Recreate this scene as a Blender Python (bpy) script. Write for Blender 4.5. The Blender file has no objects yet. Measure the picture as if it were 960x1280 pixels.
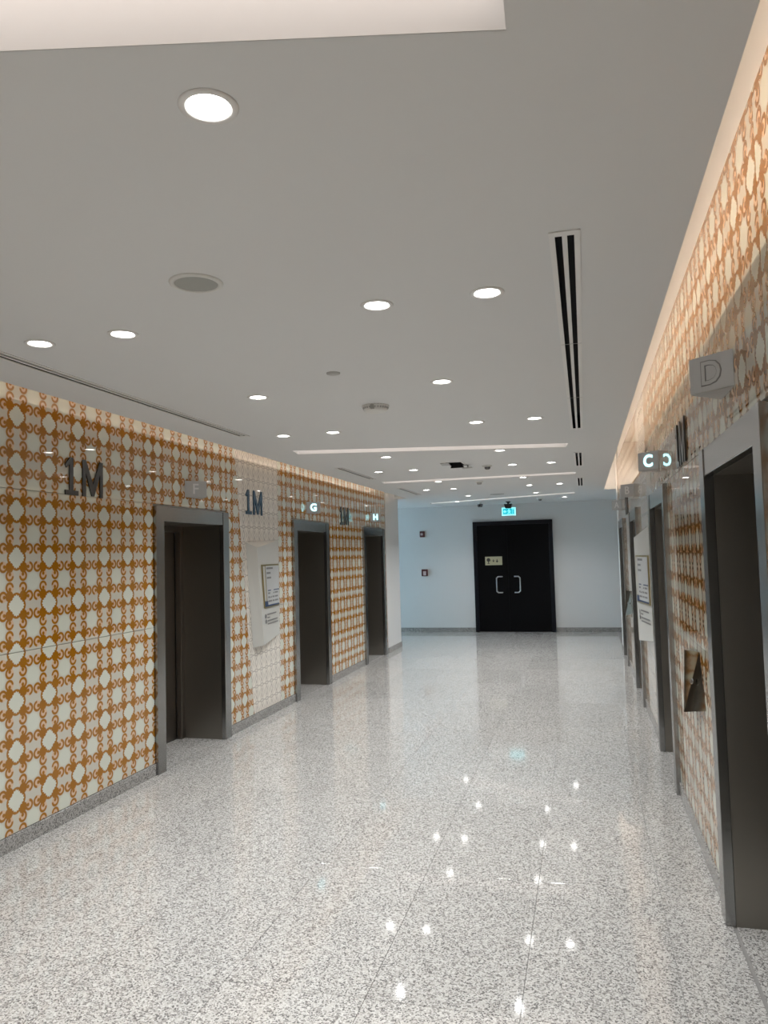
import bpy, bmesh, math, random
from mathutils import Vector, Matrix
from mathutils.geometry import delaunay_2d_cdt
random.seed(4)
PI = math.pi
SC = bpy.context.scene
COL = SC.collection

# ------------------------------------------------------------------ camera
FPX = 944.64
cam_d = bpy.data.cameras.new('camera'); cam = bpy.data.objects.new('camera', cam_d); COL.objects.link(cam)
cam_d.sensor_fit = 'VERTICAL'; cam_d.sensor_height = 36.0; cam_d.lens = FPX / 1280 * 36.0
cam_d.clip_start = 0.02; cam_d.clip_end = 100
r_ = Vector((0.96624193, 0.25629064, -0.02629895)); u_ = Vector((0.0400501, -0.0485828, 0.99801588)); f_ = Vector((-0.25450445, 0.96537807, 0.05720721))
M3 = Matrix((r_, u_, -f_)).transposed()
cam.matrix_world = Matrix.Translation((0, 0, 1.55)) @ M3.to_4x4()
SC.camera = cam

# ------------------------------------------------------------------ colour management, world
vs = SC.view_settings
vs.view_transform = 'Standard'; vs.look = 'None'; vs.gamma = 1.0; vs.use_curve_mapping = False
vs.exposure = 0.40
W = bpy.data.worlds.new('world'); SC.world = W; W.use_nodes = True
bg = W.node_tree.nodes['Background']; bg.inputs[0].default_value = (0.50, 0.75, 1.0, 1); bg.inputs[1].default_value = 1.2

DOWN_W = 39.0        # each downlight
COVE_W = 36.0        # each cove strip
SLOT_E = 1.15        # opal panels of the ceiling light slots
DAY_W = 120.0        # daylight entering the side window

def link(o):
    COL.objects.link(o); return o

# daylight outside the side-lobby window
ld = bpy.data.lights.new('window_daylight', 'AREA'); ld.shape = 'RECTANGLE'; ld.size = 2.2; ld.size_y = 2.1
ld.energy = DAY_W; ld.color = (0.50, 0.80, 1.0)
lo = link(bpy.data.objects.new('window_daylight', ld)); lo.location = (-7.4, 13.75, 1.35); lo.rotation_euler = (0, -PI/2, 0)

# ------------------------------------------------------------------ main dimensions
XL, XR = -3.077, 0.525       # glass fronts of the two lift walls
CL, CR = -2.857, 0.332       # ceiling edges (light coves beyond)
H, ZTOP, ROOF = 2.493, 2.88, 3.22
YB, Y0 = 14.942, -2.6
YEL, YER = 12.56, 12.42      # ends of the lift walls
COVE_END = 12.38
WL = 1.18                    # lift portal width
LIFT_L = {'E': 2.815, 'F': 5.555, 'G': 8.295, 'H': 10.985}
LIFT_R = {'D': 2.94, 'C': 5.715, 'B': 8.45, 'A': 11.16}

# ------------------------------------------------------------------ node helpers
class X:
    """a node socket with arithmetic"""
    def __init__(s, nt, sock): s.nt, s.k = nt, sock
    def op(s, op, *a):
        n = s.nt.nodes.new('ShaderNodeMath'); n.operation = op
        for i, v in enumerate((s,) + a):
            if isinstance(v, X): s.nt.links.new(v.k, n.inputs[i])
            else: n.inputs[i].default_value = v
        return X(s.nt, n.outputs[0])
    def __add__(s, o): return s.op('ADD', o)
    def __radd__(s, o): return s.op('ADD', o)
    def __sub__(s, o): return s.op('SUBTRACT', o)
    def __rsub__(s, o): return (s * -1.0) + o
    def __mul__(s, o): return s.op('MULTIPLY', o)
    def __rmul__(s, o): return s.op('MULTIPLY', o)
    def __truediv__(s, o): return s.op('DIVIDE', o)
    def abs(s): return s.op('ABSOLUTE')
    def max(s, o): return s.op('MAXIMUM', o)
    def min(s, o): return s.op('MINIMUM', o)
    def fract(s): return s.op('FRACT')
    def below(s, edge, w):   # 1 when s < edge, soft over w
        n = s.nt.nodes.new('ShaderNodeMapRange'); n.clamp = True
        s.nt.links.new(s.k, n.inputs[0])
        for i, v in ((1, -w), (2, w), (3, 1.0), (4, 0.0)): n.inputs[i].default_value = v
        d = s - edge
        s.nt.links.new(d.k, n.inputs[0])
        return X(s.nt, n.outputs[0])

def mixc(nt, fac, a, b):
    n = nt.nodes.new('ShaderNodeMix'); n.data_type = 'RGBA'
    for s, v in ((n.inputs[0], fac), (n.inputs[6], a), (n.inputs[7], b)):
        if isinstance(v, X): nt.links.new(v.k, s)
        elif isinstance(v, tuple): s.default_value = (*v, 1) if len(v) == 3 else v
        else: s.default_value = v
    return X(nt, n.outputs[2])

def mat(name, col=(.5,.5,.5), rough=.5, metal=0., spec=.5, coat=0., emit=None, es=0., noise=0., nscale=8., bump=0.):
    m = bpy.data.materials.new(name); m.use_nodes = True
    nt = m.node_tree; b = nt.nodes['Principled BSDF']
    b.inputs['Base Color'].default_value = (*col, 1); b.inputs['Roughness'].default_value = rough
    b.inputs['Metallic'].default_value = metal; b.inputs['Specular IOR Level'].default_value = spec
    b.inputs['Coat Weight'].default_value = coat; b.inputs['Coat Roughness'].default_value = 0.02
    if emit:
        b.inputs['Emission Color'].default_value = (*emit, 1); b.inputs['Emission Strength'].default_value = es
    if noise or bump:
        tc = nt.nodes.new('ShaderNodeTexCoord'); nz = nt.nodes.new('ShaderNodeTexNoise')
        nz.inputs['Scale'].default_value = nscale; nz.inputs['Detail'].default_value = 4
        nt.links.new(tc.outputs['Object'], nz.inputs['Vector'])
        if noise:
            f = X(nt, nz.outputs['Fac'])
            c = mixc(nt, f, tuple(v * (1 - noise) for v in col), tuple(min(1, v * (1 + noise)) for v in col))
            nt.links.new(c.k, b.inputs['Base Color'])
        if bump:
            bp = nt.nodes.new('ShaderNodeBump'); bp.inputs['Strength'].default_value = bump; bp.inputs['Distance'].default_value = .002
            nt.links.new(nz.outputs['Fac'], bp.inputs['Height']); nt.links.new(bp.outputs[0], b.inputs['Normal'])
    return m

def uv_cell(nt, px, pz):
    tc = nt.nodes.new('ShaderNodeUVMap'); sp = nt.nodes.new('ShaderNodeSeparateXYZ')
    nt.links.new(tc.outputs[0], sp.inputs[0])
    u, v = X(nt, sp.outputs[0]), X(nt, sp.outputs[1])
    cu = ((u / px) + 0.5).fract() - 0.5; cv = ((v / pz) + 0.5).fract() - 0.5
    return cu, cv

def scroll_glass():
    """back-painted glass with the printed scroll-and-medallion ornament (flat print)"""
    m = mat('scroll_printed_glass', rough=.45, spec=.0, coat=1.0)
    nt = m.node_tree; b = nt.nodes['Principled BSDF']
    cu, cv = uv_cell(nt, .267, .267)
    p0, q0 = cu.abs(), cv.abs()
    p, q = p0.max(q0), p0.min(q0)                       # fold to one octant
    w = .008
    r = ((p * p) + (q * q)).op('SQRT')
    phi = q.op('ARCTAN2', p)
    scal = (phi * 22.0).op('COSINE') * .011
    Rw = (phi * 4.0).op('COSINE') * .020 + .199 + scal  # white medallion outline
    white = (r - Rw).below(0.0, w)
    ring = (r - ((phi * 4.0).op('COSINE') * .012 + .262)).below(0.0, w)
    dm = (((p - .205) * (p - .205)) + ((q - .195) * (q - .195))).op('SQRT')
    mass = dm.below(.108, w)
    cx, cz = .378, .192
    dx, dz = p - cx, q - cz
    d = ((dx * dx) + (dz * dz)).op('SQRT')
    th = dz.op('ARCTAN2', dx)
    t = ((th * (-1 / (2 * PI))) + (200 / 360)).fract()  # clockwise from the mass
    outer = (d - ((t * -.010) + .097)).abs().below(.0265, w) * t.below(.80, .02)
    ex, ez = p - (cx - .034), q - (cz - .004)
    inner = ((ex * ex) + (ez * ez)).op('SQRT').below(.040, w)
    start = (d - .072).abs().below(.034, w) * t.below(.10, .02)
    disc = d.below(.115, w)
    orange = ring.max(mass).max(outer).max(inner).max(start) * (1.0 - white)
    cen = (((0.5 - p) * (0.5 - p)) + ((0.5 - q) * (0.5 - q))).op('SQRT').below(.19, .03)
    base = mixc(nt, white.max(cen), (.54, .51, .43), (.60, .615, .53))
    base = mixc(nt, disc * .75, base, (.62, .40, .25))
    nz = nt.nodes.new('ShaderNodeTexNoise'); nz.inputs['Scale'].default_value = 2.5
    tc = nt.nodes.new('ShaderNodeTexCoord'); nt.links.new(tc.outputs['Object'], nz.inputs['Vector'])
    oc = mixc(nt, X(nt, nz.outputs['Fac']), (.275, .105, .006), (.345, .142, .009))
    c = mixc(nt, orange, base, oc)
    nt.links.new(c.k, b.inputs['Base Color'])
    return m

def diamond_glass():
    """white back-painted glass with a fine grey lattice print"""
    m = mat('lattice_printed_glass', rough=.45, spec=.0, coat=1.0)
    nt = m.node_tree; b = nt.nodes['Principled BSDF']
    cu, cv = uv_cell(nt, .118, .152)
    p, q = cu.abs(), cv.abs()
    dia = ((p / .20) + (q / .30) - 1.0).abs().below(.26, .06)
    big = ((p / .5) + (q / .62) - 1.0).abs().below(.055, .03)
    hl = (q - ((p * .22) + .40)).abs().below(.025, .015)
    g = dia.max(big).max(hl)
    c = mixc(nt, g * .85, (.74, .69, .62), (.33, .30, .27))
    nt.links.new(c.k, b.inputs['Base Color'])
    return m

def granite(name, dark=.81, rough=.055):
    m = mat(name, rough=rough, spec=.72)
    nt = m.node_tree; b = nt.nodes['Principled BSDF']
    g = nt.nodes.new('ShaderNodeNewGeometry')
    def vor(scale):
        v = nt.nodes.new('ShaderNodeTexVoronoi'); v.inputs['Scale'].default_value = scale
        nt.links.new(g.outputs['Position'], v.inputs['Vector'])
        s = nt.nodes.new('ShaderNodeSeparateColor'); nt.links.new(v.outputs['Color'], s.inputs[0])
        return X(nt, s.outputs[0])
    def noi(scale, det=2):
        v = nt.nodes.new('ShaderNodeTexNoise'); v.inputs['Scale'].default_value = scale; v.inputs['Detail'].default_value = det
        nt.links.new(g.outputs['Position'], v.inputs['Vector'])
        return X(nt, v.outputs['Fac'])
    a = vor(190.0); c2 = vor(110.0); n = noi(3.0)
    k = dark
    base = mixc(nt, n, (.555*k, .535*k, .505*k), (.635*k, .615*k, .585*k))
    mid = mixc(nt, c2.below(.36, .03), base, (.41*k, .392*k, .37*k))
    drk = mixc(nt, a.below(.20, .02), mid, (.20*k, .19*k, .185*k))
    fin = mixc(nt, (1.0 - a).below(.22, .02), drk, (.73*k, .715*k, .685*k))
    oi = nt.nodes.new('ShaderNodeObjectInfo')
    rnd = X(nt, oi.outputs['Random'])
    hs = nt.nodes.new('ShaderNodeHueSaturation')
    nt.links.new(((rnd * .10) + .95).k, hs.inputs['Value']); nt.links.new(fin.k, hs.inputs['Color'])
    nt.links.new(hs.outputs[0], b.inputs['Base Color'])
    return m

def brushed(name, col, rough):
    m = mat(name, col, rough, metal=1.0)
    nt = m.node_tree; b = nt.nodes['Principled BSDF']
    tc = nt.nodes.new('ShaderNodeTexCoord'); mp = nt.nodes.new('ShaderNodeMapping')
    mp.inputs['Scale'].default_value = (220, 220, 1.2)
    nz = nt.nodes.new('ShaderNodeTexNoise'); nz.inputs['Scale'].default_value = 1.0; nz.inputs['Detail'].default_value = 2
    nt.links.new(tc.outputs['Object'], mp.inputs[0]); nt.links.new(mp.outputs[0], nz.inputs['Vector'])
    f = X(nt, nz.outputs['Fac'])
    nt.links.new(((f * .02) + (rough - .01)).k, b.inputs['Roughness'])
    return m

MT = {
    'paint': mat('ceiling_white_paint', (.69, .695, .69), .7, noise=.01, nscale=1.5),
    'wall': mat('wall_white_paint', (.64, .64, .63), .6, noise=.02, nscale=2.0),
    'scroll': scroll_glass(), 'lattice': diamond_glass(),
    'granite': granite('polished_granite'), 'skirt': granite('skirting_granite', .55, .2),
    'grout': mat('floor_joint', (.25, .24, .23), .8, noise=.1),
    'steel': brushed('brushed_steel', (.35, .35, .345), .22),
    'lining': brushed('darkened_steel_lining', (.30, .28, .25), .36),  # portal steel with its dark reflections put into a darker base colour
    'doorsteel': brushed('lift_door_steel', (.24, .22, .20), .30),
    'mirror': mat('mirror_steel', (.40, .36, .30), .05, metal=1., noise=.02),
    'black': mat('black_slot', (.008, .008, .009), .7, noise=.1),
    'ventwhite': mat('vent_white_metal', (.74, .73, .71), .45, noise=.01),
    'plastic': mat('white_plastic', (.68, .68, .65), .4, noise=.02),
    'grille': mat('speaker_grille_grey', (.36, .365, .34), .6, noise=.05, nscale=300),
    'greyplastic': mat('grey_plastic', (.40, .40, .385), .45, noise=.02),
    'boardwhite': mat('board_satin_white', (.56, .56, .53), .35, noise=.01),
    'sheet': mat('printed_sheet', (.52, .53, .53), .3, noise=.01),
    'gold': mat('brass_edge', (.45, .36, .17), .3, metal=.8, noise=.05),
    'inkgrey': mat('grey_ink', (.20, .20, .20), .5, noise=.05), 'inkblue': mat('navy_ink', (.02, .05, .13), .4, noise=.05),
    'navy': mat('navy_letter', (.018, .065, .12), .35, noise=.05),
    'darkletter': mat('dark_steel_letter', (.10, .10, .10), .28, metal=.9, noise=.05),
    'signgrey': mat('sign_satin_metal', (.46, .47, .475), .38, metal=.2, noise=.02),
    'signletter': mat('sign_letter_unlit', (.72, .72, .72), .4, noise=.02),
    'signletterdark': mat('sign_letter_outline', (.22, .22, .22), .4, noise=.02),
    'lit': mat('lit_letter', (.2, .3, .3), .5, emit=(.42, .93, 1.0), es=2.2, noise=.01),
    'doorblack': mat('black_door_laminate', (.004, .0042, .005), .42, spec=.08, noise=.1), 'frameblack': mat('black_door_frame', (.005, .006, .010), .35, spec=.2, noise=.1),
    'handle': mat('satin_handle_steel', (.55, .55, .55), .3, metal=.9, noise=.02),
    'cream': mat('cream_sign_plate', (.46, .42, .27), .4, noise=.03), 'ink': mat('black_ink', (.03, .025, .02), .5, noise=.05),
    'exitedge': mat('exit_sign_edge', (.4, .5, .5), .4, emit=(.30, .92, 1.0), es=.95, noise=.01),
    'exitback': mat('exit_sign_teal', (.02, .3, .32), .4, emit=(.01, .42, .50), es=.85, noise=.01),
    'exitfig': mat('exit_sign_figure', (.4, .5, .5), .4, emit=(.16, .80, .88), es=1.0, noise=.01),
    'red': mat('alarm_red', (.085, .018, .02), .4, noise=.05), 'palered': mat('alarm_lens', (.62, .50, .50), .25, noise=.03),
    'lamp': mat('lamp_lens', (1, 1, 1), .4, emit=(1.0, .985, .95), es=14.0, noise=.01),
    'opal': mat('opal_diffuser', (.8, .8, .8), .5, emit=(1.0, .86, .79), es=SLOT_E, noise=.01),
    'ledstrip': mat('led_strip', (.9, .8, .7), .4, emit=(1.0, .70, .45), es=4.0, noise=.01),
    'camblack': mat('camera_black', (.01, .011, .012), .35, noise=.05),
    'winframe': mat('window_aluminium', (.5, .5, .5), .4, metal=.7, noise=.02),
    'greyhead': mat('dark_grey_detector', (.14, .14, .14), .5, noise=.05),
}
gm = bpy.data.materials.new('window_glass'); gm.use_nodes = True
gb = gm.node_tree.nodes['Principled BSDF']; gb.inputs['Roughness'].default_value = 0.0; gb.inputs['Transmission Weight'].default_value = 1.0; gb.inputs['IOR'].default_value = 1.05
MT['glass'] = gm

# ------------------------------------------------------------------ mesh helpers
def quadbox(bm, x0, x1, y0, y1, z0, z1):
    v = [bm.verts.new((x, y, z)) for x in (x0, x1) for y in (y0, y1) for z in (z0, z1)]
    for f in ((0,1,3,2), (4,6,7,5), (0,4,5,1), (2,3,7,6), (0,2,6,4), (1,5,7,3)): bm.faces.new([v[i] for i in f])
def box(*a, bev=0.0):
    bm = bmesh.new(); quadbox(bm, *a)
    bmesh.ops.recalc_face_normals(bm, faces=bm.faces)
    if bev: bmesh.ops.bevel(bm, geom=bm.edges[:], offset=bev, segments=1, affect='EDGES')
    return bm
def prism(bm, pts, d):
    """pts: closed 3-D polygon, d: extrusion vector"""
    a = [bm.verts.new(p) for p in pts]; b = [bm.verts.new(Vector(p) + Vector(d)) for p in pts]
    n = len(pts)
    bm.faces.new(a); bm.faces.new(b[::-1])
    for i in range(n): bm.faces.new((a[i], b[i], b[(i+1) % n], a[(i+1) % n]))
    bmesh.ops.recalc_face_normals(bm, faces=bm.faces)
    return bm
def poly(pts, d):
    return prism(bmesh.new(), pts, d)
def lathe(prof, n=28, bm=None, c=(0, 0)):
    """prof: (radius, z) list"""
    bm = bm or bmesh.new(); rings = []
    for r, z in prof:
        if r < 1e-6: rings.append([bm.verts.new((c[0], c[1], z))])
        else: rings.append([bm.verts.new((c[0] + r*math.cos(2*PI*i/n), c[1] + r*math.sin(2*PI*i/n), z)) for i in range(n)])
    for A, B in zip(rings, rings[1:]):
        for i in range(n):
            j = (i+1) % n
            if len(A) == 1 and len(B) == 1: continue
            if len(A) == 1: bm.faces.new((A[0], B[i], B[j]))
            elif len(B) == 1: bm.faces.new((A[i], B[0], A[j]))
            else: bm.faces.new((A[i], B[i], B[j], A[j]))
    bmesh.ops.recalc_face_normals(bm, faces=bm.faces)
    return bm
def obj(name, bm, m, parent=None, smooth=False, off=None, shift=None):
    me = bpy.data.meshes.new(name)
    if off is not None: bmesh.ops.translate(bm, verts=bm.verts, vec=-Vector(off))
    if smooth:
        for f in bm.faces: f.smooth = True
    bm.to_mesh(me); bm.free()
    me.materials.append(MT[m] if isinstance(m, str) else m)
    o = link(bpy.data.objects.new(name, me))
    if parent: o.parent = parent
    return o
def struct(name, bm, m):
    o = obj(name, bm, m); o['kind'] = 'structure'; return o
def thing(name, label, cat, loc=(0,0,0), rz=0, group=None):
    o = link(bpy.data.objects.new(name, None)); o.empty_display_size = .1
    o.location = loc; o.rotation_euler = (0, 0, rz)
    o['label'] = label; o['category'] = cat
    if group: o['group'] = group
    return o
def dup(root, loc, rz=0, label=None):
    r = root.copy(); COL.objects.link(r); r.location = loc; r.rotation_euler = (0, 0, rz)
    if label: r['label'] = label
    for ch in list(root.children):
        c = ch.copy(); COL.objects.link(c); c.parent = r
        for g in ch.children:
            d = g.copy(); COL.objects.link(d); d.parent = c
    return r
def glyph(ch, size, depth, bold=0.0, xs=1.0):
    """one character as a bmesh in the local XY plane, centred, extruded along +Z"""
    cu = bpy.data.curves.new('glyph', 'FONT'); cu.body = ch; cu.size = size; cu.extrude = depth / 2; cu.offset = bold
    cu.align_x = 'CENTER'; cu.align_y = 'CENTER'; cu.resolution_u = 3
    o = bpy.data.objects.new('glyph', cu); COL.objects.link(o)
    dg = bpy.context.evaluated_depsgraph_get(); me = bpy.data.meshes.new_from_object(o.evaluated_get(dg))
    bpy.data.objects.remove(o); bpy.data.curves.remove(cu)
    bm = bmesh.new(); bm.from_mesh(me); bpy.data.meshes.remove(me)
    xs_ = [v.co.x for v in bm.verts]; ys_ = [v.co.y for v in bm.verts]
    c = Vector(((min(xs_)+max(xs_))/2, (min(ys_)+max(ys_))/2, 0))
    bmesh.ops.translate(bm, verts=bm.verts, vec=-c); bmesh.ops.scale(bm, verts=bm.verts, vec=(xs, 1, 1))
    bmesh.ops.translate(bm, verts=bm.verts, vec=(0, 0, depth/2))
    return bm
def frame_to(bm, origin, ex, ey, ez):
    m = Matrix((Vector(ex), Vector(ey), Vector(ez))).transposed().to_4x4(); m.translation = Vector(origin)
    bmesh.ops.transform(bm, matrix=m, verts=bm.verts); return bm

# ------------------------------------------------------------------ shell
floor = struct('floor', box(-7.2, 1.2, Y0, YB + .1, -.06, -.003), 'grout')
TX, TY, JT = .538, 1.076, .002
tile_mesh = {}
def tile(x0, x1, y0, y1):
    key = (round(x1-x0, 3), round(y1-y0, 3))
    if key not in tile_mesh:
        bm = box(0, x1-x0, 0, y1-y0, -.012, 0.0)
        top = [e for e in bm.edges if all(v.co.z > -1e-6 for v in e.verts)]
        bmesh.ops.bevel(bm, geom=top, offset=.0006, segments=1, affect='EDGES')
        me = bpy.data.meshes.new('floor_tile'); bm.to_mesh(me); bm.free(); me.materials.append(MT['granite']); tile_mesh[key] = me
    o = link(bpy.data.objects.new('floor_tile', tile_mesh[key])); o.location = (x0, y0, 0); o.parent = floor
xs = [XL] + [-.270 + TX*k for k in range(-5, 2)] + [XR]
ys = [Y0] + [1.55 + TY*k for k in range(-3, 13)] + [YB]
for i in range(len(xs)-1):
    for j in range(len(ys)-1):
        tile(xs[i] + JT/2, xs[i+1] - JT/2, ys[j] + JT/2, ys[j+1] - JT/2)
for j in range(2):      # side lobby beyond the left wall end
    for i in range(3):
        tile(XL - 1.35*(i+1) + JT/2, XL - 1.35*i - JT/2, YEL + 1.19*j + JT/2, YEL + 1.19*(j+1) - JT/2)

# structural walls behind the glass, roof slab over everything
def wall_with_niches(name, xf, xb, ya, yb, centres):
    """solid wall slab between xf (front) and xb with lift openings"""
    bm = bmesh.new(); y = ya
    for c in sorted(centres):
        quadbox(bm, xf, xb, y, c - WL/2 + .02, 0, ROOF); quadbox(bm, xf, xb, c - WL/2 + .02, c + WL/2 - .02, 1.95, ROOF); y = c + WL/2 - .02
    quadbox(bm, xf, xb, y, yb, 0, ROOF)
    bmesh.ops.recalc_face_normals(bm, faces=bm.faces)
    return struct(name, bm, 'wall')
wall_left = wall_with_niches('wall_left', XL - .016, XL - .62, Y0, YEL, LIFT_L.values())
wall_right = wall_with_niches('wall_right', XR + .016, XR + .62, Y0, YER, LIFT_R.values())
struct('wall_back', box(-7.2, 1.4, YB, YB + .15, 0, ROOF), 'wall')
struct('wall_front', box(-3.7, 1.2, Y0 - .15, Y0, 0, ROOF), 'wall')
struct('wall_side', box(XR + .30, XR + .45, YER, YB, 0, ROOF), 'wall')
struct('wall_lobby', box(-7.2, XL - .62, YEL - .12, YEL, 0, ROOF), 'wall')
# white end columns that close the glazed lift walls
struct('trim_1', box(XL - .62, XL + .012, 11.70, YEL, 0, ROOF), 'wall')
struct('trim_2', box(XR - .012, XR + .30, 11.90, YER, 0, ROOF), 'wall')
# wall with the daylight window at the end of the side lobby
bm = bmesh.new()
quadbox(bm, -7.2, -7.0, YEL, YB, 0, .3); quadbox(bm, -7.2, -7.0, YEL, YB, 2.4, ROOF)
quadbox(bm, -7.2, -7.0, YEL, YEL + .15, .3, 2.4); quadbox(bm, -7.2, -7.0, YB - .15, YB, .3, 2.4)
struct('wall_window', bm, 'wall')
wn = link(bpy.data.objects.new('window_1', None)); wn['kind'] = 'structure'
bm = bmesh.new()
for z0, z1 in ((.3, .36), (2.34, 2.4)): quadbox(bm, -7.14, -7.06, YEL + .15, YB - .15, z0, z1)
for k in range(4):
    y = YEL + .15 + (YB - YEL - .36) * k / 3
    quadbox(bm, -7.14, -7.06, y, y + .06, .36, 2.34)
obj('window_frame', bm, 'winframe', wn)
for k in range(3):
    y = YEL + .21 + (YB - YEL - .36) * k / 3
    obj('pane', box(-7.105, -7.095, y, y + (YB-YEL-.36)/3 - .06, .36, 2.34), 'glass', wn)
struct('ceiling_slab', box(-7.2, 1.4, Y0 - .15, YB + .15, ROOF, ROOF + .1), 'paint').name = 'ceiling_2'

# light slots in the ceiling: plan corners near-left, near-right, far-right, far-left
SLOTS = [[(-2.45, .55), (-.09, 1.10), (-.10, 1.335), (-2.45, .775)],
         [(-2.46, 6.215), (-.10, 6.815), (-.13, 7.06), (-2.50, 6.45)],
         [(-2.49, 9.37), (-.065, 9.36), (-.07, 9.60), (-2.52, 9.61)],
         [(-2.75, 13.72), (-.12, 12.62), (-.12, 12.86), (-2.75, 13.96)]]
DLX = (-2.215, -1.81, -.72, -.305)
ROWS = [(-1.30, (0,1,2,3)), (.05, (1,2)), (1.385, (1,2)), (2.706, (0,1,2,3)), (4.045, (1,2)), (5.412, (0,1,2,3)), (7.0, (1,2)), (8.21, (0,1,2,3)),  # first two rows, unseen behind the camera, are added for light
        (9.684, (1,2)), (10.87, (0,1,2,3)), (12.33, (1,2)), (13.65, (0,3))]
VENT_R = [(2.25, 6.02), (7.47, 8.70), (10.11, 11.41)]
VENT_L = [(1.50, 5.31), (7.61, 8.95), (10.38, 11.66)]
VXR, VXL = -.021, -2.495
LR = .0475       # lamp opening
HATCH = (-1.36, -1.20, 7.70, 8.02)
def ceiling_mesh():
    pts, segs, holes = [], [], []
    def loop(p):
        holes.append(p); n0 = len(pts); pts.extend(Vector(q) for q in p)
        for i in range(len(p)): segs.append((n0 + i, n0 + (i+1) % len(p)))
    loop([(CL, Y0), (CR, Y0), (CR, COVE_END), (XR + .30, COVE_END), (XR + .30, YB), (-7.0, YB), (-7.0, YEL), (XL, YEL), (XL, COVE_END), (CL, COVE_END)])
    for s in SLOTS: loop(s)
    for y, cs in ROWS:
        for c in cs: loop([(DLX[c] + LR*math.cos(2*PI*i/20), y + LR*math.sin(2*PI*i/20)) for i in range(20)])
    for X0, vs_ in ((VXR, VENT_R), (VXL, VENT_L)):
        for a, b in vs_: loop([(X0 - .03, a + .01), (X0 + .03, a + .01), (X0 + .03, b - .01), (X0 - .03, b - .01)])
    x0, x1, y0, y1 = HATCH; loop([(x0, y0), (x1, y0), (x1, y1), (x0, y1)])
    v, e, f, *_ = delaunay_2d_cdt(pts, segs, [], 1, 1e-6)
    bm = bmesh.new(); vv = [bm.verts.new((p[0], p[1], H)) for p in v]
    def inside(x, y, p):
        c = False
        for i in range(len(p)):
            (x0, y0), (x1, y1) = p[i-1], p[i]
            if (y0 > y) != (y1 > y) and x < (x1-x0)*(y-y0)/(y1-y0) + x0: c = not c
        return c
    for t in f:
        x = sum(v[i][0] for i in t)/len(t); y = sum(v[i][1] for i in t)/len(t)
        if inside(x, y, holes[0]) and not any(inside(x, y, h) for h in holes[1:]): bm.faces.new([vv[i] for i in t])
    bm.normal_update()
    for t in bm.faces:
        if t.normal.z > 0: t.normal_flip()
    return bm
struct('ceiling', ceiling_mesh(), 'paint')
# ceiling edge lips and upstands of the coves
for n, (x0, x1) in enumerate(((CL, CL + .02), (CR - .02, CR))):
    struct('trim_%d' % (3 + n), box(x0, x1, Y0, COVE_END, H + .0008, H + .035), 'paint')
for n, (x0, x1) in enumerate(((CL + .30, CL + .32), (CR - .32, CR - .30))):
    struct('trim_%d' % (5 + n), box(x0, x1, Y0, COVE_END, H + .001, ROOF), 'paint')
for n, (x0, x1) in enumerate(((XL, CL + .32), (CR - .32, XR))):
    struct('trim_%d' % (7 + n), box(x0, x1, COVE_END - .02, COVE_END, H + .001, ROOF), 'paint')

# ------------------------------------------------------------------ glass panes on the lift walls (pieces of the walls)
def pane(parent, side, pts, m, y_phase, z_phase=.2555):
    """pts (y, z) corners of one sheet; front at XL / XR, 10 mm thick"""
    x = XL if side == 'L' else XR; d = -.010 if side == 'L' else .010
    bm = bmesh.new(); lay = None
    g = .0015
    cy = sum(p[0] for p in pts)/len(pts); cz = sum(p[1] for p in pts)/len(pts)
    q = [(p[0] - g*(1 if p[0] > cy else -1), p[1] - g*(1 if p[1] > cz else -1)) for p in pts]
    prism(bm, [(x, a, b) for a, b in q], (d, 0, 0))
    lay = bm.loops.layers.uv.new('UVMap')
    for f in bm.faces:
        for l in f.loops:
            l[lay].uv = (l.vert.co.y - y_phase, l.vert.co.z - z_phase)
    return obj('glass_panel', bm, m, parent)
BANDS = [(.085, 1.065), (1.065, 1.977), (1.977, ZTOP)]
def plain_segment(parent, side, ya, yb, ph):
    for z0, z1 in BANDS: pane(parent, side, [(ya, z0), (yb, z0), (yb, z1), (ya, z1)], 'scroll', ph)
def above_lift(parent, side, c, ph):
    pane(parent, side, [(c - WL/2, 1.977), (c + WL/2, 1.977), (c + WL/2, ZTOP), (c - WL/2, ZTOP)], 'scroll', ph)
def map_segment(parent, side, ya, yb, ph1, ph2):
    """orange sheet, white trapezoid sheet, orange sheet; turned round on the right wall"""
    def slant(z): return .185 + (2.576 - z) * .137        # slanted joint, measured from ya on the left wall
    for z0, z1 in BANDS:
        if side == 'L':
            a0, a1 = ya + slant(z0), ya + slant(z1); w = yb - .37
            pane(parent, side, [(ya, z0), (a0, z0), (a1, z1), (ya, z1)], 'scroll', ph1)
            pane(parent, side, [(a0, z0), (w, z0), (w, z1), (a1, z1)], 'lattice', ya)
            pane(parent, side, [(w, z0), (yb, z0), (yb, z1), (w, z1)], 'scroll', ph2)
        else:
            a0, a1 = yb - slant(z0), yb - slant(z1); w = ya + .37
            pane(parent, side, [(ya, z0), (w, z0), (w, z1), (ya, z1)], 'scroll', ph1)
            pane(parent, side, [(w, z0), (a0, z0), (a1, z1), (w, z1)], 'lattice', ya)
            pane(parent, side, [(a0, z0), (yb, z0), (yb, z1), (a1, z1)], 'scroll', ph2)
hw = WL/2
l = LIFT_L
plain_segment(wall_left, 'L', Y0, -.6, 0); plain_segment(wall_left, 'L', -.6, .8, 0); plain_segment(wall_left, 'L', .8, l['E'] - hw, 1.0)
plain_segment(wall_left, 'L', l['E'] + hw, l['F'] - hw, 3.572)
map_segment(wall_left, 'L', l['F'] + hw, l['G'] - hw, 6.205, 7.50)
plain_segment(wall_left, 'L', l['G'] + hw, l['H'] - hw, 9.03)
plain_segment(wall_left, 'L', l['H'] + hw, 11.70, 11.64)
for k in l: above_lift(wall_left, 'L', l[k], l[k] - .52)
r = LIFT_R
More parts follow.
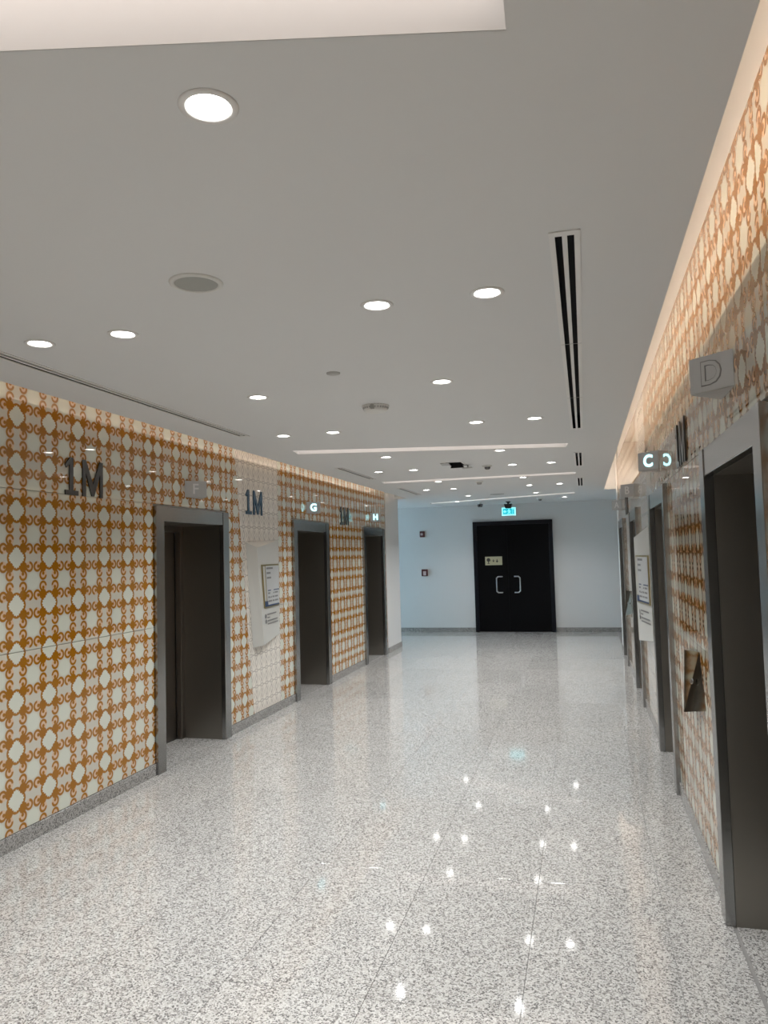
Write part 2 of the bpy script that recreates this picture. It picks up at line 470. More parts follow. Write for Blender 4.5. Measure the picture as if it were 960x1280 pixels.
plain_segment(wall_right, 'R', Y0, -.6, 0); plain_segment(wall_right, 'R', -.6, .8, 0); plain_segment(wall_right, 'R', .8, r['D'] - hw, 1.0)
plain_segment(wall_right, 'R', r['D'] + hw, r['C'] - hw, 3.62)
map_segment(wall_right, 'R', r['C'] + hw, r['B'] - hw, 6.45, 7.75)
plain_segment(wall_right, 'R', r['B'] + hw, r['A'] - hw, 9.15)
plain_segment(wall_right, 'R', r['A'] + hw, 11.90, 11.84)
for k in r: above_lift(wall_right, 'R', r[k], r[k] - .52)

# skirting
def skirting(name, side, centres, y0, y1):
    root = link(bpy.data.objects.new(name, None)); root['kind'] = 'structure'
    x = XL if side == 'L' else XR; s = 1 if side == 'L' else -1
    y = y0
    segs = []
    for c in sorted(centres): segs.append((y, c - hw)); y = c + hw
    segs.append((y, y1))
    for a, b in segs:
        n = max(1, round((b - a) / 1.6))
        for k in range(n):
            p, q = a + (b-a)*k/n + .001, a + (b-a)*(k+1)/n - .001
            obj('skirting_stone', box(min(x - s*.010, x + s*.010), max(x - s*.010, x + s*.010), p, q, 0, .083, bev=.0015), 'skirt', root)
skirting('baseboard_left', 'L', l.values(), Y0, 11.70); skirting('baseboard_right', 'R', r.values(), Y0, 11.90)
root = link(bpy.data.objects.new('baseboard_back', None)); root['kind'] = 'structure'
for a, b in ((-7.0, -5.4), (-5.4, -3.8), (-3.8, -2.9), (-2.9, -2.125), (-.578, XR + .30)):
    obj('skirting_stone', box(a + .001, b - .001, YB - .014, YB - .0005, 0, .083, bev=.0015), 'skirt', root)
root = link(bpy.data.objects.new('baseboard_columns', None)); root['kind'] = 'structure'
obj('skirting_stone', box(XL + .0125, XL + .024, 11.70, YEL + .012, 0, .083), 'skirt', root)
obj('skirting_stone', box(XR - .024, XR - .0125, 11.90, YER + .012, 0, .083), 'skirt', root)

# ------------------------------------------------------------------ lifts
def make_lift(loc, label):
    """local: wall plane x = 0, +x into the corridor, y along the wall, z up"""
    t = thing('elevator', label, 'elevator', loc, 0, 'elevators along both walls')
    JW, P, ZO, ZH, D = .108, .028, 1.85, 1.963, .385
    for s in (-1, 1):
        y0, y1 = sorted((s*hw - s*.001, s*(hw - JW)))
        obj('jamb', box(-.012, P, y0, y1, 0, ZH, bev=.002), 'steel', t)
        y0, y1 = sorted((s*(hw - JW), s*(hw - JW + .018)))
        obj('side_lining', box(-D, -.0125, y0, y1, 0, ZO + .015), 'lining', t)
    obj('header', box(-.012, P - .004, -(hw - JW) + .002, hw - JW - .002, ZO, ZH, bev=.002), 'steel', t)
    obj('ceiling_lining', box(-D, -.0125, -(hw - JW), hw - JW, ZO, ZO + .018), 'lining', t)
    yi = hw - JW
    for s in (-1, 1):
        y0, y1 = sorted((s*yi, s*(yi - .055)))
        obj('door_frame', box(-D - .03, -D + .02, y0, y1, 0, ZO, bev=.002), 'doorsteel', t)
    obj('door_frame', box(-D - .03, -D + .02, -yi + .055, yi - .055, ZO - .05, ZO, bev=.002), 'doorsteel', t)
    for s in (-1, 1):
        y0, y1 = sorted((s*.0015, s*(yi - .05)))
        obj('door_leaf', box(-D - .065, -D - .035, y0, y1, .006, ZO - .045, bev=.002), 'doorsteel', t)
    obj('leak_blocker', box(-.60, -.59, -hw + .03, hw - .03, -.001, 1.94), 'black', t)  # added backing, stops outside light leaking through the door gap
    sl = obj('sill', box(-D - .10, -.013, -yi, yi, -.008, .0005), 'granite', t)
    obj('sill_track', box(-D - .065, -D - .035, -yi, yi, .0006, .0035), 'steel', t)
    return t
lift0 = make_lift((XL, l['F'], 0), 'stainless elevator portal under the unlit F sign, nearest on the left wall')
dup(lift0, (XL, l['E'], 0), 0, 'stainless elevator portal under the E sign, just outside the left edge')
dup(lift0, (XL, l['G'], 0), 0, 'stainless elevator portal under the lit G sign on the left wall')
dup(lift0, (XL, l['H'], 0), 0, 'stainless elevator portal under the lit H sign, farthest on the left wall')
dup(lift0, (XR, r['D'], 0), PI, 'stainless elevator portal under the unlit D sign, cut off at the right edge')
dup(lift0, (XR, r['C'], 0), PI, 'stainless elevator portal under the lit C sign on the right wall')
dup(lift0, (XR, r['B'], 0), PI, 'stainless elevator portal on the right wall just beyond the directory board')
dup(lift0, (XR, r['A'], 0), PI, 'stainless elevator portal, farthest on the right wall beside the back wall')

# wedge-shaped letter signs above the lifts
def make_sign(ch, loc, rz, lit, label, outline=False):
    t = thing('elevator_sign', label, 'sign', loc, rz, 'wedge letter signs above the elevators')
    d, hh = .127, .127
    obj('sign_body', poly([(0.001, -d, 0), (d, 0, 0), (0.001, d, 0)], (0, 0, hh)), 'signgrey', t)
    obj('sign_rim', poly([(0.001, -d*.99, -.004), (d*.985, 0, -.004), (0.001, d*.99, -.004)], (0, 0, .0038)), 'greyplastic', t)
    k = 2 ** -.5
    for sy in (-1, 1):
        n = Vector((k, sy*k, 0)); up = Vector((0, 0, 1)); ex = up.cross(n)
        ctr = Vector((d*.5, sy*d*.5, hh*.5)) + n*.0006
        bm = glyph(ch, .118, .003, bold=.003 if lit else .0012)
        obj('sign_letter', frame_to(bm, ctr, ex, up, n), 'lit' if lit else ('signgrey' if outline else 'signletter'), t)
        if outline:
            bm = glyph(ch, .121, .0015, bold=.0045)
            obj('letter_outline', frame_to(bm, ctr - n*.0004, ex, up, n), 'signletterdark', t)
    return t
ZSL, ZSR = 2.062, 2.108
make_sign('E', (XL, l['E'], ZSL), 0, False, 'grey wedge sign with letter E above the elevator just outside the left edge')
make_sign('F', (XL, l['F'], ZSL), 0, False, 'unlit grey wedge sign with pale letter F above the nearest left elevator')
make_sign('G', (XL, l['G'], ZSL), 0, True, 'grey wedge sign with glowing cyan letter G on the left wall')
make_sign('H', (XL, l['H'], ZSL), 0, True, 'grey wedge sign with glowing cyan letter H on the left wall')
make_sign('D', (XR, r['D'], ZSR), PI, False, 'large unlit grey wedge sign with letter D at the right edge', outline=True)
make_sign('C', (XR, r['C'], ZSR), PI, True, 'grey wedge sign with glowing cyan letter C on the right wall')
make_sign('B', (XR, r['B'], ZSR), PI, False, 'unlit grey wedge sign with letter B beyond the glowing C sign')
make_sign('A', (XR, r['A'], ZSR), PI, False, 'unlit grey wedge sign with letter A, farthest on the right wall')

# raised floor numbers 1M
def make_number(loc, rz, m, label):
    """local: wall plane x=0 facing +x; text runs along +y; z up"""
    t = thing('floor_number', label, 'sign', loc, rz, 'raised 1M floor numbers on the walls')
    hh, D = .235, (.008, 0, 0)
    def P(pts): return [(.002, y, z) for y, z in pts]
    one = [(-.19, 0), (-.065, 0), (-.065, .030), (-.115, .030), (-.115, hh), (-.146, hh), (-.150, hh - .004), (-.192, hh - .048), (-.178, hh - .068), (-.150, hh - .044), (-.150, .030), (-.19, .030)]
    obj('digit', poly(P(one), D), m, t)
    a, b, s = -.022, .185, .031
    mid = (a + b)/2
    em = [(a, 0), (a + s, 0), (a + s, hh - .085), (mid - .012, .006), (mid + .012, .006), (b - s, hh - .085), (b - s, 0), (b, 0), (b, hh), (b - s, hh), (mid, .085), (a + s, hh), (a, hh)]
    obj('letter', poly(P(em), D), m, t)
    return t
make_number((XL, 4.165, 1.975), 0, 'darkletter', 'large dark 1M number on orange scroll glass at the far left')
make_number((XL, 6.735, 1.973), 0, 'navy', 'navy 1M number on the white lattice panel above the directory board')
make_number((XL, 9.58, 1.965), 0, 'darkletter', 'dark 1M number on orange glass between the glowing G and H signs')
make_number((XR, 4.30, 1.99), PI, 'darkletter', 'dark 1M number on the right wall between the D and C signs')
make_number((XR, 9.80, 1.98), PI, 'darkletter', 'farthest dark 1M number on the right wall beyond the directory board')

# faceted directory boards
def make_directory(loc, rz, label):
    """local origin at the middle of the map segment, on the wall; +x out, y along"""
    t = thing('directory_board', label, 'sign', loc, rz, 'faceted directory boards')
    yc = (l['F'] + l['G'])/2
    A, C_, Dd, E_ = (0.002, 6.531-yc, 1.709), (0.002, 7.325-yc, 1.738), (0.002, 7.310-yc, .775), (0.002, 6.664-yc, .708)
    B, F = (.080, 6.612-yc, 1.652), (.080, 6.745-yc, .722)
    bm = bmesh.new(); v = [bm.verts.new(p) for p in (A, B, C_, Dd, E_, F)]
    for f in ((0,1,2), (0,4,5,1), (1,5,3), (1,3,2), (4,3,5), (0,2,3,4)): bm.faces.new([v[i] for i in f])
    bmesh.ops.recalc_face_normals(bm, faces=bm.faces)
    obj('board_body', bm, 'boardwhite', t)
    Bv, Fv, Cv, Dv = map(Vector, (B, F, C_, Dd))
    def S(u, w, lift=.004):   # point on the broad face: u towards the far edge, w downwards, level lines of constant z
        z = (Bv.z*(1-w) + Fv.z*w)*.87 + (Cv.z*(1-w) + Dv.z*w)*.13
        k = (z - Bv.z)/(Fv.z - Bv.z); m = (z - Cv.z)/(Dv.z - Cv.z)
        p = (Bv*(1-k) + Fv*k)*(1-u) + (Cv*(1-m) + Dv*m)*u
        return p + Vector((lift, 0, 0))
    def patch(u0, u1, w0, w1, lift, th=.003):
        return poly([S(u0, w0, lift), S(u1, w0, lift), S(u1, w1, lift), S(u0, w1, lift)], (th, 0, 0))
    fr = obj('frame', patch(.13, .95, .185, .635, .002, .008), 'gold', t)
    obj('sheet', patch(.27, .93, .20, .62, .0105), 'sheet', fr)
    obj('channel', patch(.165, .235, .20, .56, .0105, .001), 'boardwhite', fr)
    pr = bmesh.new()
    for w0, w1, u0, u1 in ((.215, .235, .31, .62), (.265, .285, .31, .50), (.315, .335, .31, .52)):
        prism(pr, [S(u0, w0, .0138), S(u1, w0, .0138), S(u1, w1, .0138), S(u0, w1, .0138)], (.0005, 0, 0))
    for k in range(3):
        for a, b in ((.33, .52), (.55, .66), (.69, .86)):
            w = .478 + .042*k
            prism(pr, [S(a, w, .0138), S(b, w, .0138), S(b, w+.017, .0138), S(a, w+.017, .0138)], (.0005, 0, 0))
    o = obj('printed_lines', pr, 'inkgrey', fr); o['kind'] = 'stuff'
    obj('blue_bar', patch(.33, .93, .452, .464, .0138, .0006), 'inkblue', fr)
    obj('blue_bar', patch(.15, .93, .607, .622, .0138, .0006), 'inkblue', fr)
    obj('blue_bar', patch(.15, .31, .565, .607, .0138, .0006), 'inkblue', fr)
    pr = bmesh.new()
    for k, (a, b) in enumerate(((.28, .80), (.28, .42), (.28, .87), (.28, .90))):
        w = .700 + .033*k
        prism(pr, [S(a, w, .0025), S(b, w, .0025), S(b, w+.013, .0025), S(a, w+.013, .0025)], (.001, 0, 0))
    o = obj('printed_note', pr, 'inkgrey', t); o['kind'] = 'stuff'
    for w in (.722, .775):
        bm = bmesh.new(); c = S(.19, w, .0035)
        bm = lathe([(0, 0), (.022, 0), (.022, .0008), (.015, .0008), (.015, .0012), (0, .0012)], 14)
        obj('round_icon', frame_to(bm, c, (0, 1, 0), (0, 0, 1), (1, 0, 0)), 'inkgrey', t)
    return t
yl = (l['F'] + l['G'])/2; yr = (r['C'] + r['B'])/2
make_directory((XL, yl, 0), 0, 'white faceted directory board on the white lattice panel of the left wall')
make_directory((XR, yr, 0), PI, 'white faceted directory board on the right wall beyond the glowing C sign')

# mirrored call-button wedges on the right wall
def make_call(y, label):
    t = thing('elevator_call_station', label, 'panel', (XR, y, .690), PI, 'mirrored elevator call panels')
    zt, d = .345, .075
    b0, b1, c0, c1 = (.0015, -.185, 0), (.0015, .215, .085), (.0015, .085, zt), (.0015, -.085, zt)
    r0, r1 = (d, 0, .035), (d*.8, 0, zt)
    bm = bmesh.new(); v = [bm.verts.new(p) for p in (b0, b1, c0, c1, r0, r1)]
    for f in ((0,4,5,3), (4,1,2,5), (3,5,2), (0,1,4), (0,3,2,1)): bm.faces.new([v[i] for i in f])
    bmesh.ops.recalc_face_normals(bm, faces=bm.faces)
    obj('panel_body', bm, 'mirror', t)
    for s in (-1, 1):
        n = Vector((.17, s*d, .035)).normalized(); ctr = Vector((d*.52, s*.075, .20))
        ey = (Vector((0, 0, 1)) - n*n.z).normalized(); ex = ey.cross(n)
        obj('button', frame_to(lathe([(0, 0), (.014, 0), (.014, .003), (.011, .005), (0, .005)], 14), ctr, ex, ey, n), 'steel', t)
    return t
make_call(4.10, 'mirror steel call panel wedge on the right wall between the D and C elevators')
make_call(9.80, 'small distant mirror call panel on the right wall between its two farthest elevators')

# ------------------------------------------------------------------ back wall: black double door and fittings
DX0, DX1, DZ, MX = -2.122, -.582, 2.160, -1.457
dr = link(bpy.data.objects.new('door_1', None)); dr['kind'] = 'structure'; dr.location = ((DX0 + DX1)/2, YB, 0)
OFF = dr.location
FW = .075
obj('door_frame', box(DX0, DX0 + FW, YB - .06, YB - .001, 0, DZ, bev=.004), 'frameblack', dr, off=OFF)
obj('door_frame', box(DX1 - FW, DX1, YB - .06, YB - .001, 0, DZ, bev=.004), 'frameblack', dr, off=OFF)
obj('door_frame', box(DX0 + FW, DX1 - FW, YB - .06, YB - .001, DZ - FW, DZ, bev=.004), 'frameblack', dr, off=OFF)
for a, b in ((DX0 + FW + .0005, MX - .0004), (MX + .0004, DX1 - FW - .0005)):
    obj('door_leaf', box(a, b, YB - .04, YB - .002, .008, DZ - FW - .0005, bev=.0015), 'doorblack', dr, off=OFF)
def handle(x, s):
    """bent pull: upright bar with two returns towards the meeting stile"""
    pts = [(x + s*.105, YB - .04, 1.075), (x + s*.105, YB - .085, 1.075), (x + s*.03, YB - .085, 1.075), (x, YB - .085, 1.045),
           (x, YB - .085, .795), (x + s*.03, YB - .085, .765), (x + s*.105, YB - .085, .765), (x + s*.105, YB - .04, .765)]
    cu = bpy.data.curves.new('pull', 'CURVE'); cu.dimensions = '3D'; cu.bevel_depth = .0125; cu.bevel_resolution = 2; cu.use_fill_caps = True
    sp = cu.splines.new('POLY'); sp.points.add(len(pts) - 1)
    for p, q in zip(sp.points, pts): p.co = (*q, 1)
    o = bpy.data.objects.new('pull', cu); COL.objects.link(o)
    me = bpy.data.meshes.new_from_object(o.evaluated_get(bpy.context.evaluated_depsgraph_get()))
    bpy.data.objects.remove(o); bpy.data.curves.remove(cu)
    bm = bmesh.new(); bm.from_mesh(me); bpy.data.meshes.remove(me)
    obj('door_handle', bm, 'handle', dr, smooth=True, off=OFF)
handle(-1.683, 1); handle(-1.230, -1)
# cream plate on the left leaf
yf = YB - .0405
t = thing('door_plate', 'small cream sign plate with dark symbols on the black double door', 'sign', (-1.73, yf, 1.385))
def front(x0, x1, z0, z1, y0, th): return box(x0, x1, y0 - th, y0, z0, z1)
obj('plate', box(-1.897, -1.565, yf - .006, yf, 1.302, 1.468, bev=.001), 'cream', t, off=t.location)
bm = bmesh.new(); y1 = yf - .0062; y2 = yf - .0072
def disc(bm, cx, cz, rad, n=16): prism(bm, [(cx + rad*math.cos(2*PI*i/n), y1, cz + rad*math.sin(2*PI*i/n)) for i in range(n)], (0, -.001, 0))
disc(bm, -1.832, 1.405, .036)
quadbox(bm, -1.840, -1.824, y2, y1, 1.338, 1.372)
quadbox(bm, -1.855, -1.809, y2, y1, 1.330, 1.340)
disc(bm, -1.784, 1.398, .006, 8); disc(bm, -1.784, 1.374, .006, 8)
disc(bm, -1.735, 1.405, .009, 10); prism(bm, [(-1.758, y1, 1.394), (-1.712, y1, 1.394), (-1.735, y1, 1.355)], (0, -.001, 0))
disc(bm, -1.665, 1.408, .009, 10); prism(bm, [(-1.665, y1, 1.402), (-1.640, y1, 1.375), (-1.665, y1, 1.350), (-1.690, y1, 1.375)], (0, -.001, 0))
obj('symbols', bm, 'ink', t, off=t.location)

# exit sign above the door
ex0, ex1, ez0, ez1 = -1.540, -1.268, 2.262, 2.420
t = thing('exit_sign', 'glowing cyan emergency exit sign above the black double door', 'sign', ((ex0+ex1)/2, YB, ez0))
obj('housing', box(ex0 - .004, ex1 + .004, YB - .05, YB - .0005, ez0 - .004, ez1 + .004, bev=.003), 'plastic', t, off=t.location)
obj('lit_border', box(ex0, ex1, YB - .055, YB - .0502, ez0, ez1), 'exitedge', t, off=t.location)
obj('lit_panel', box(ex0 + .022, ex1 - .022, YB - .0575, YB - .0552, ez0 + .024, ez1 - .022), 'exitback', t, off=t.location)
bm = bmesh.new(); y1 = YB - .0577; D = (0, -.0015, 0)
def P2(pts): prism(bm, [(x, y1, z) for x, z in pts], D)
zc = (ez0 + ez1)/2
P2([(-1.508, zc), (-1.475, zc + .032), (-1.475, zc + .012), (-1.448, zc + .012), (-1.448, zc - .012), (-1.475, zc - .012), (-1.475, zc - .032)])   # arrow
for x0, x1, z0, z1 in ((-1.336, -1.330, -.045, .047), (-1.302, -1.296, -.045, .047), (-1.336, -1.296, .041, .047)): P2([(x0, zc+z0), (x1, zc+z0), (x1, zc+z1), (x0, zc+z1)])
n = 10; P2([(-1.398 + .011*math.cos(2*PI*i/n), zc + .037 + .011*math.sin(2*PI*i/n)) for i in range(n)])
P2([(-1.410, zc + .024), (-1.388, zc + .024), (-1.382, zc - .008), (-1.404, zc - .010)])
P2([(-1.410, zc + .022), (-1.432, zc + .006), (-1.428, zc - .001), (-1.405, zc + .012)])
P2([(-1.388, zc + .020), (-1.362, zc + .004), (-1.366, zc - .004), (-1.388, zc + .008)])
P2([(-1.402, zc - .008), (-1.388, zc - .008), (-1.414, zc - .046), (-1.428, zc - .042)])
P2([(-1.398, zc - .006), (-1.383, zc - .010), (-1.368, zc - .044), (-1.382, zc - .048)])
obj('running_figure', bm, 'exitfig', t, off=t.location)

# fire alarm fittings
t = thing('alarm_sounder', 'small dark red alarm sounder, upper of two on the back wall', 'alarm', (-3.145, YB, 1.89))
obj('backplate', box(-3.215, -3.082, YB - .012, YB - .0005, 1.882, 2.022, bev=.003), 'plastic', t, off=t.location)
obj('sounder_body', box(-3.198, -3.097, YB - .05, YB - .0125, 1.892, 2.012, bev=.008), 'red', t, off=t.location)
obj('strobe_lens', box(-3.178, -3.128, YB - .062, YB - .0505, 1.930, 1.975, bev=.006), 'palered', t, off=t.location)
t = thing('call_point', 'dark red manual call point with pale window, lower of two on the back wall', 'alarm', (-3.12, YB, 1.11))
obj('backplate', box(-3.200, -3.048, YB - .010, YB - .0005, 1.106, 1.256, bev=.003), 'plastic', t, off=t.location)
obj('call_point_body', box(-3.182, -3.055, YB - .045, YB - .0105, 1.112, 1.250, bev=.006), 'red', t, off=t.location)
obj('break_glass', box(-3.150, -3.088, YB - .049, YB - .0455, 1.125, 1.210, bev=.003), 'palered', t, off=t.location)

# ------------------------------------------------------------------ ceiling fittings
ORD = ['nearest', 'second', 'third', 'fourth', 'fifth', 'sixth', 'seventh', 'eighth', 'ninth', 'farthest']
def make_downlight(loc, label):
    t = thing('downlight', label, 'light', loc, 0, 'round recessed ceiling downlights')
    obj('trim_ring', lathe([(.0465, .006), (.0465, -.003), (.050, -.005), (.060, -.0045), (.063, -.001), (.063, -.0005)]), 'ventwhite', t, smooth=True)
    obj('reflector', lathe([(.0463, .0005), (.044, .018), (.042, .04), (0, .045)]), 'greyplastic', t, smooth=True)
    obj('lamp_lens', lathe([(.0425, .004), (.038, -.0005), (.022, -.0035), (0, -.0045)]), 'lamp', t, smooth=True)
    return t
dl0 = None; lamp_light = bpy.data.lights.new('downlight_beam', 'SPOT')
lamp_light.energy = DOWN_W; lamp_light.color = (.955, .985, 1.0); lamp_light.spot_size = 2.2; lamp_light.spot_blend = .8; lamp_light.shadow_soft_size = .018
def beam(t):
    b = link(bpy.data.objects.new('beam', lamp_light)); b.parent = t; b.location = (0, 0, -.012)
row_no = 0
for y, cs in ROWS:
    seen = y > 1.0
    for c in cs:
        if seen:
            row = ORD[row_no]
            names = {4: {0: 'leftmost', 1: 'second from left', 2: 'third from left', 3: 'rightmost'}, 2: {cs[0]: 'left', cs[-1]: 'right'}}[len(cs)]
            lab = 'round recessed white downlight, %s lamp of the %s row across the ceiling' % (names[c], row)
            if row_no == 0: lab = ('large bright downlight nearest the camera at upper left of the ceiling' if c == 2 else 'round recessed downlight just outside the left edge, level with the nearest one')
        else:
            lab = 'unseen ceiling downlight added for light behind the viewer, %s' % {0: 'first from left', 1: 'second from left', 2: 'third from left', 3: 'fourth from left'}[c] + (', rear row' if y < -1 else ', row overhead')
        loc = (DLX[c], y, H)
        if dl0 is None: dl0 = t = make_downlight(loc, lab)
        else: t = dup(dl0, loc, 0, lab)
        t.location = loc
        TS = globals().setdefault('LAMPS', []); TS.append(t)
    if seen: row_no += 1
for t in LAMPS: beam(t)

# light slots crossing the ceiling
slot_lab = ['wide bright light slot at the top edge of the ceiling, nearest', 'long thin light slot crossing the ceiling beyond the dome detector',
            'thinner light slot crossing the ceiling behind the dark hatch', 'farthest faint light slot just before the back wall']
for s, lab in zip(SLOTS, slot_lab):
    c = (sum(p[0] for p in s)/4, sum(p[1] for p in s)/4, H)
    t = thing('light_slot', lab, 'light', c, 0, 'recessed light slots across the ceiling')
    dep = .10
    bm = bmesh.new()
    lo_ = [bm.verts.new((x, y, H + .001)) for x, y in s]; hi = [bm.verts.new((x, y, H + dep)) for x, y in s]
    for i in range(4):
        j = (i+1) % 4; bm.faces.new((lo_[i], lo_[j], hi[j], hi[i]))
    obj('housing', bm, 'paint', t, off=c)
    bm = bmesh.new(); prism(bm, [(x, y, H + dep + .001) for x, y in s], (0, 0, .006))
    obj('opal_panel', bm, 'opal', t, off=c)

# linear air diffusers
def make_vent(Xc, a, b, label):
    t = thing('air_diffuser', label, 'vent', (Xc, (a+b)/2, H), 0, 'linear slot air diffusers')
    w = .046; Ln = (b - a)/2
    bm = bmesh.new()
    quadbox(bm, -w, -.0285, -Ln, Ln, -.004, -.0005); quadbox(bm, .0285, w, -Ln, Ln, -.004, -.0005)
    quadbox(bm, -.0285, .0285, -Ln, -Ln + .03, -.004, -.0005); quadbox(bm, -.0285, .0285, Ln - .03, Ln, -.004, -.0005)
    obj('vent_frame', bm, 'ventwhite', t)
    obj('divider', box(-.0075, .0075, -Ln + .03, Ln - .03, -.0035, .03), 'ventwhite', t)
    n = max(1, round((b-a)/1.25))
    for k in range(1, n): obj('frame_joint', box(-w + .001, w - .001, -Ln + 2*Ln*k/n - .002, -Ln + 2*Ln*k/n + .002, -.0046, -.0036), 'greyplastic', t)
    bm = bmesh.new()
    quadbox(bm, -.0298, .0298, -Ln + .011, Ln - .011, .10, .105)
    for y in (-Ln + .011, Ln - .013): quadbox(bm, -.0278, .0278, y, y + .002, .0005, .10)
    for x in (-.0298, .0278): quadbox(bm, x, x + .002, -Ln + .011, Ln - .011, .0005, .10)
    obj('plenum', bm, 'black', t)
for (a, b), lab in zip(VENT_R, ('long twin-slot air diffuser in the ceiling near the right cove', 'short twin-slot air diffuser, middle one of the right-hand line', 'shortest-looking twin-slot air diffuser, farthest of the right-hand line')):
    make_vent(VXR, a, b, lab)
for (a, b), lab in zip(VENT_L, ('long dark slot diffuser in the ceiling along the left wall', 'slot diffuser over the G elevator, middle one of the left-hand line', 'slot diffuser, farthest of the left-hand line near the white column')):
    make_vent(VXL, a, b, lab)

# round loudspeaker
t = thing('ceiling_speaker', 'round grey loudspeaker grille in a white rim on the near ceiling', 'speaker', (-1.242, 2.283, H))
obj('rim', lathe([(.091, -.0005), (.090, -.004), (.082, -.008), (.074, -.007), (.073, -.003)]), 'plastic', t, smooth=True)
obj('grille', lathe([(.0735, -.0035), (.060, -.0055), (0, -.0065)]), 'grille', t, smooth=True)
# small flat disc
t = thing('blank_cover', 'small flat grey disc on the ceiling before the dome detector', 'cover', (-1.212, 3.648, H))
obj('disc_plate', lathe([(.036, -.0005), (.034, -.007), (.020, -.009), (0, -.009)]), 'greyplastic', t, smooth=True)
obj('screw', lathe([(.004, -.0092), (.004, -.0105), (0, -.011)], 8), 'handle', t)
# ribbed dome unit
t = thing('dome_detector', 'pale ribbed dome unit on the ceiling at mid distance', 'detector', (-1.238, 4.555, H))
obj('base', lathe([(.086, -.0005), (.086, -.010), (.082, -.014), (0, -.015)], 36), 'plastic', t, smooth=True)
obj('dome', lathe([(.078, -.015), (.074, -.030), (.062, -.040), (.030, -.046), (0, -.047)], 36), 'plastic', t, smooth=True)
bm = bmesh.new()
for k in range(28):
    a = 2*PI*k/28
    v = bm.verts
    c, s_ = math.cos(a), math.sin(a)
    prism(bm, [(.0865*c - .003*s_, .0865*s_ + .003*c, -.002), (.0865*c + .003*s_, .0865*s_ - .003*c, -.002), (.079*c + .003*s_, .079*s_ - .003*c, -.024), (.079*c - .003*s_, .079*s_ + .003*c, -.024)], (-.004*c, -.004*s_, 0))
obj('ribs', bm, 'greyplastic', t)
obj('indicator', box(-.012, .012, -.087, -.072, -.034, -.004, bev=.002), 'grille', t)
# open hatch with a dark void and its hanging flap
x0, x1, y0, y1 = HATCH
t = thing('ceiling_hatch', 'open dark hatch in the ceiling between the two long light slots', 'hatch', ((x0+x1)/2, (y0+y1)/2, H))
bm = bmesh.new()
quadbox(bm, x0, x1, y0, y1, H + .16, H + .165)
for a in ((x0, x0 + .004, y0, y1), (x1 - .004, x1, y0, y1), (x0, x1, y0, y0 + .004), (x0, x1, y1 - .004, y1)): quadbox(bm, *a, H + .001, H + .16)
obj('void_box', bm, 'black', t, off=t.location)
bm = bmesh.new()
for a in ((x0 - .018, x0, y0 - .018, y1 + .018), (x1, x1 + .018, y0 - .018, y1 + .018), (x0, x1, y0 - .018, y0), (x0, x1, y1, y1 + .018)): quadbox(bm, *a, H - .004, H - .0005)
obj('hatch_frame', bm, 'ventwhite', t, off=t.location)
obj('dark_unit', poly([(x0 + .008, y1 - .05, H - .030), (x1 - .008, y1 - .05, H - .030), (x1 - .04, y1 - .05, H + .03), (x0 + .04, y1 - .05, H + .03)], (0, .03, 0)), 'camblack', t, off=t.location)
fl = poly([(x0 - .06, y0 + .02, H - .006), (x0 + .03, y0 + .02, H - .006), (x0 + .03, y0 + .15, H - .016), (x0 - .06, y0 + .15, H - .016)], (0, 0, .004))
obj('flap', fl, 'greyplastic', t, off=t.location)
fl = poly([(x1 - .03, y1 - .04, H - .038), (x1 + .07, y1 - .04, H - .030), (x1 + .07, y1 + .05, H - .030), (x1 - .03, y1 + .05, H - .038)], (0, 0, .004))
obj('flap', fl, 'greyplastic', t, off=t.location)
obj('flap_stay', box(x1 + .022, x1 + .032, y1, y1 + .01, H - .034, H - .001), 'greyplastic', t, off=t.location)

def make_sensor(loc, rad, label, dark):
    t = thing('smoke_detector', label, 'detector', loc)
    obj('base', lathe([(rad, -.0005), (rad, -.010), (rad*.92, -.014), (0, -.014)], 20), 'plastic', t, smooth=True)
    obj('sensor_head', lathe([(rad*.62, -.0142), (rad*.58, -.034), (rad*.35, -.042), (0, -.043)], 20), dark, t, smooth=True)
make_sensor((-.985, 8.19, H), .052, 'small grey smoke detector to the right of the dark hatch', 'greyhead')
make_sensor((-.735, 13.76, H), .05, 'tiny detector on the far ceiling right of the exit sign', 'greyhead')
make_sensor((-1.315, 9.985, H), .055, 'faint detector on the ceiling just beyond the thinner light slot', 'greyplastic')
t = thing('access_cover', 'flat grey round cover on the far ceiling above the exit sign', 'cover', (-1.338, 12.27, H))
obj('disc_plate', lathe([(.115, -.0005), (.112, -.008), (.09, -.011), (0, -.011)], 24), 'greyplastic', t, smooth=True)
obj('rim', lathe([(.118, -.0005), (.118, -.004), (.1155, -.005), (.1155, -.0005)], 24), 'plastic', t)
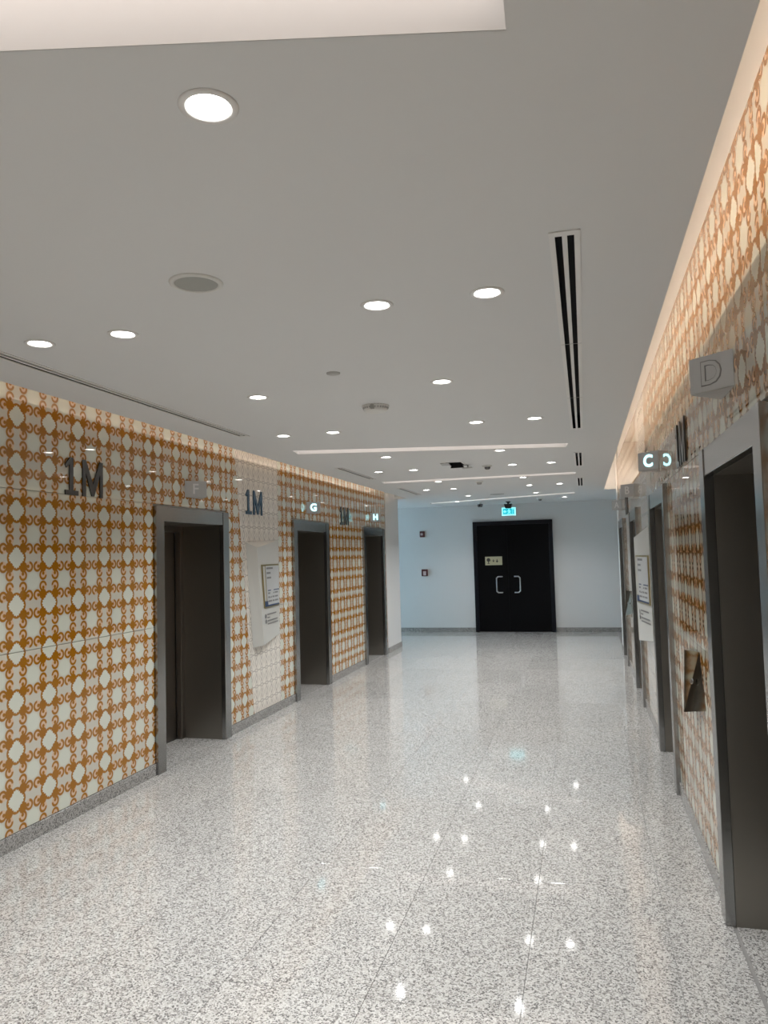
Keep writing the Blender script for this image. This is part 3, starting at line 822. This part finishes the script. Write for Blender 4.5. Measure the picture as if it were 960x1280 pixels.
# security cameras before the back wall
def make_camera(loc, label, k, m):
    t = thing('security_camera', label, 'camera', loc)
    obj('mount', lathe([(.045*k, -.0005), (.045*k, -.015), (.03*k, -.02), (.016*k, -.03), (.016*k, -.06)], 18), 'plastic' if m != 'camblack' else m, t, smooth=True)
    obj('camera_body', poly([(-.075*k, -.06*k, -.045*k), (.075*k, -.06*k, -.045*k), (.05*k, -.06*k, -.125*k), (-.05*k, -.06*k, -.125*k)], (0, .12*k, 0)), m, t)
    obj('lens', frame_to(lathe([(0, 0), (.024*k, 0), (.024*k, .012), (.017*k, .016), (0, .012)], 14), (0, -.0605*k, -.085*k), (1, 0, 0), (0, 0, 1), (0, -1, 0)), 'camblack', t)
make_camera((-1.35, 14.25, H), 'black security camera under the ceiling just above the exit sign', 1.0, 'camblack')
make_camera((-1.86, 14.13, H), 'grey security camera on the ceiling left of the exit sign', .7, 'greyhead')

# cove light strips (warm), sitting on the upstands above the ceiling edges
for nm, s, xe in (('left', -1, CL), ('right', 1, CR)):
    xl = xe - s*.20; zl = H + (.155 if s > 0 else .06)
    t = thing('cove_light', 'warm hidden strip light in the ceiling cove along the %s wall' % nm, 'light', (xl, (Y0 + COVE_END)/2, zl), 0, 'warm cove strip lights')
    Lh = (COVE_END - Y0)/2 - .05
    obj('profile', box(-.012, .012, -Lh, Lh, -.014, -.002), 'ventwhite', t)
    obj('bracket', box(-.008, .008, -Lh, Lh, -(zl - H) + .001, -.0145), 'ventwhite', t)
    if s < 0: obj('light_shield', box(-.030, -.026, -Lh, Lh, -.058, .05), 'ventwhite', t)  # unseen lip added to keep direct strip light off the left glass
    obj('led_strip', box(-.006, .006, -Lh, Lh, -.0018, .001), 'ledstrip', t)
    ld = bpy.data.lights.new('cove_glow', 'AREA'); ld.shape = 'RECTANGLE'; ld.size = 2*Lh; ld.size_y = .012
    ld.energy = COVE_W; ld.color = (1.0, .79, .62)
    g = link(bpy.data.objects.new('cove_glow', ld)); g.parent = t; g.location = (s*.013, 0, .004) if s > 0 else (0, 0, .004)
    # length axis along world Y, emitting towards the wall
    z = Vector((-s, 0, 0)) if s > 0 else Vector((0, 0, -1)); x = Vector((0, 1, 0)); y = z.cross(x)
    m = Matrix((x, y, z)).transposed().to_4x4(); g.rotation_euler = m.to_euler()
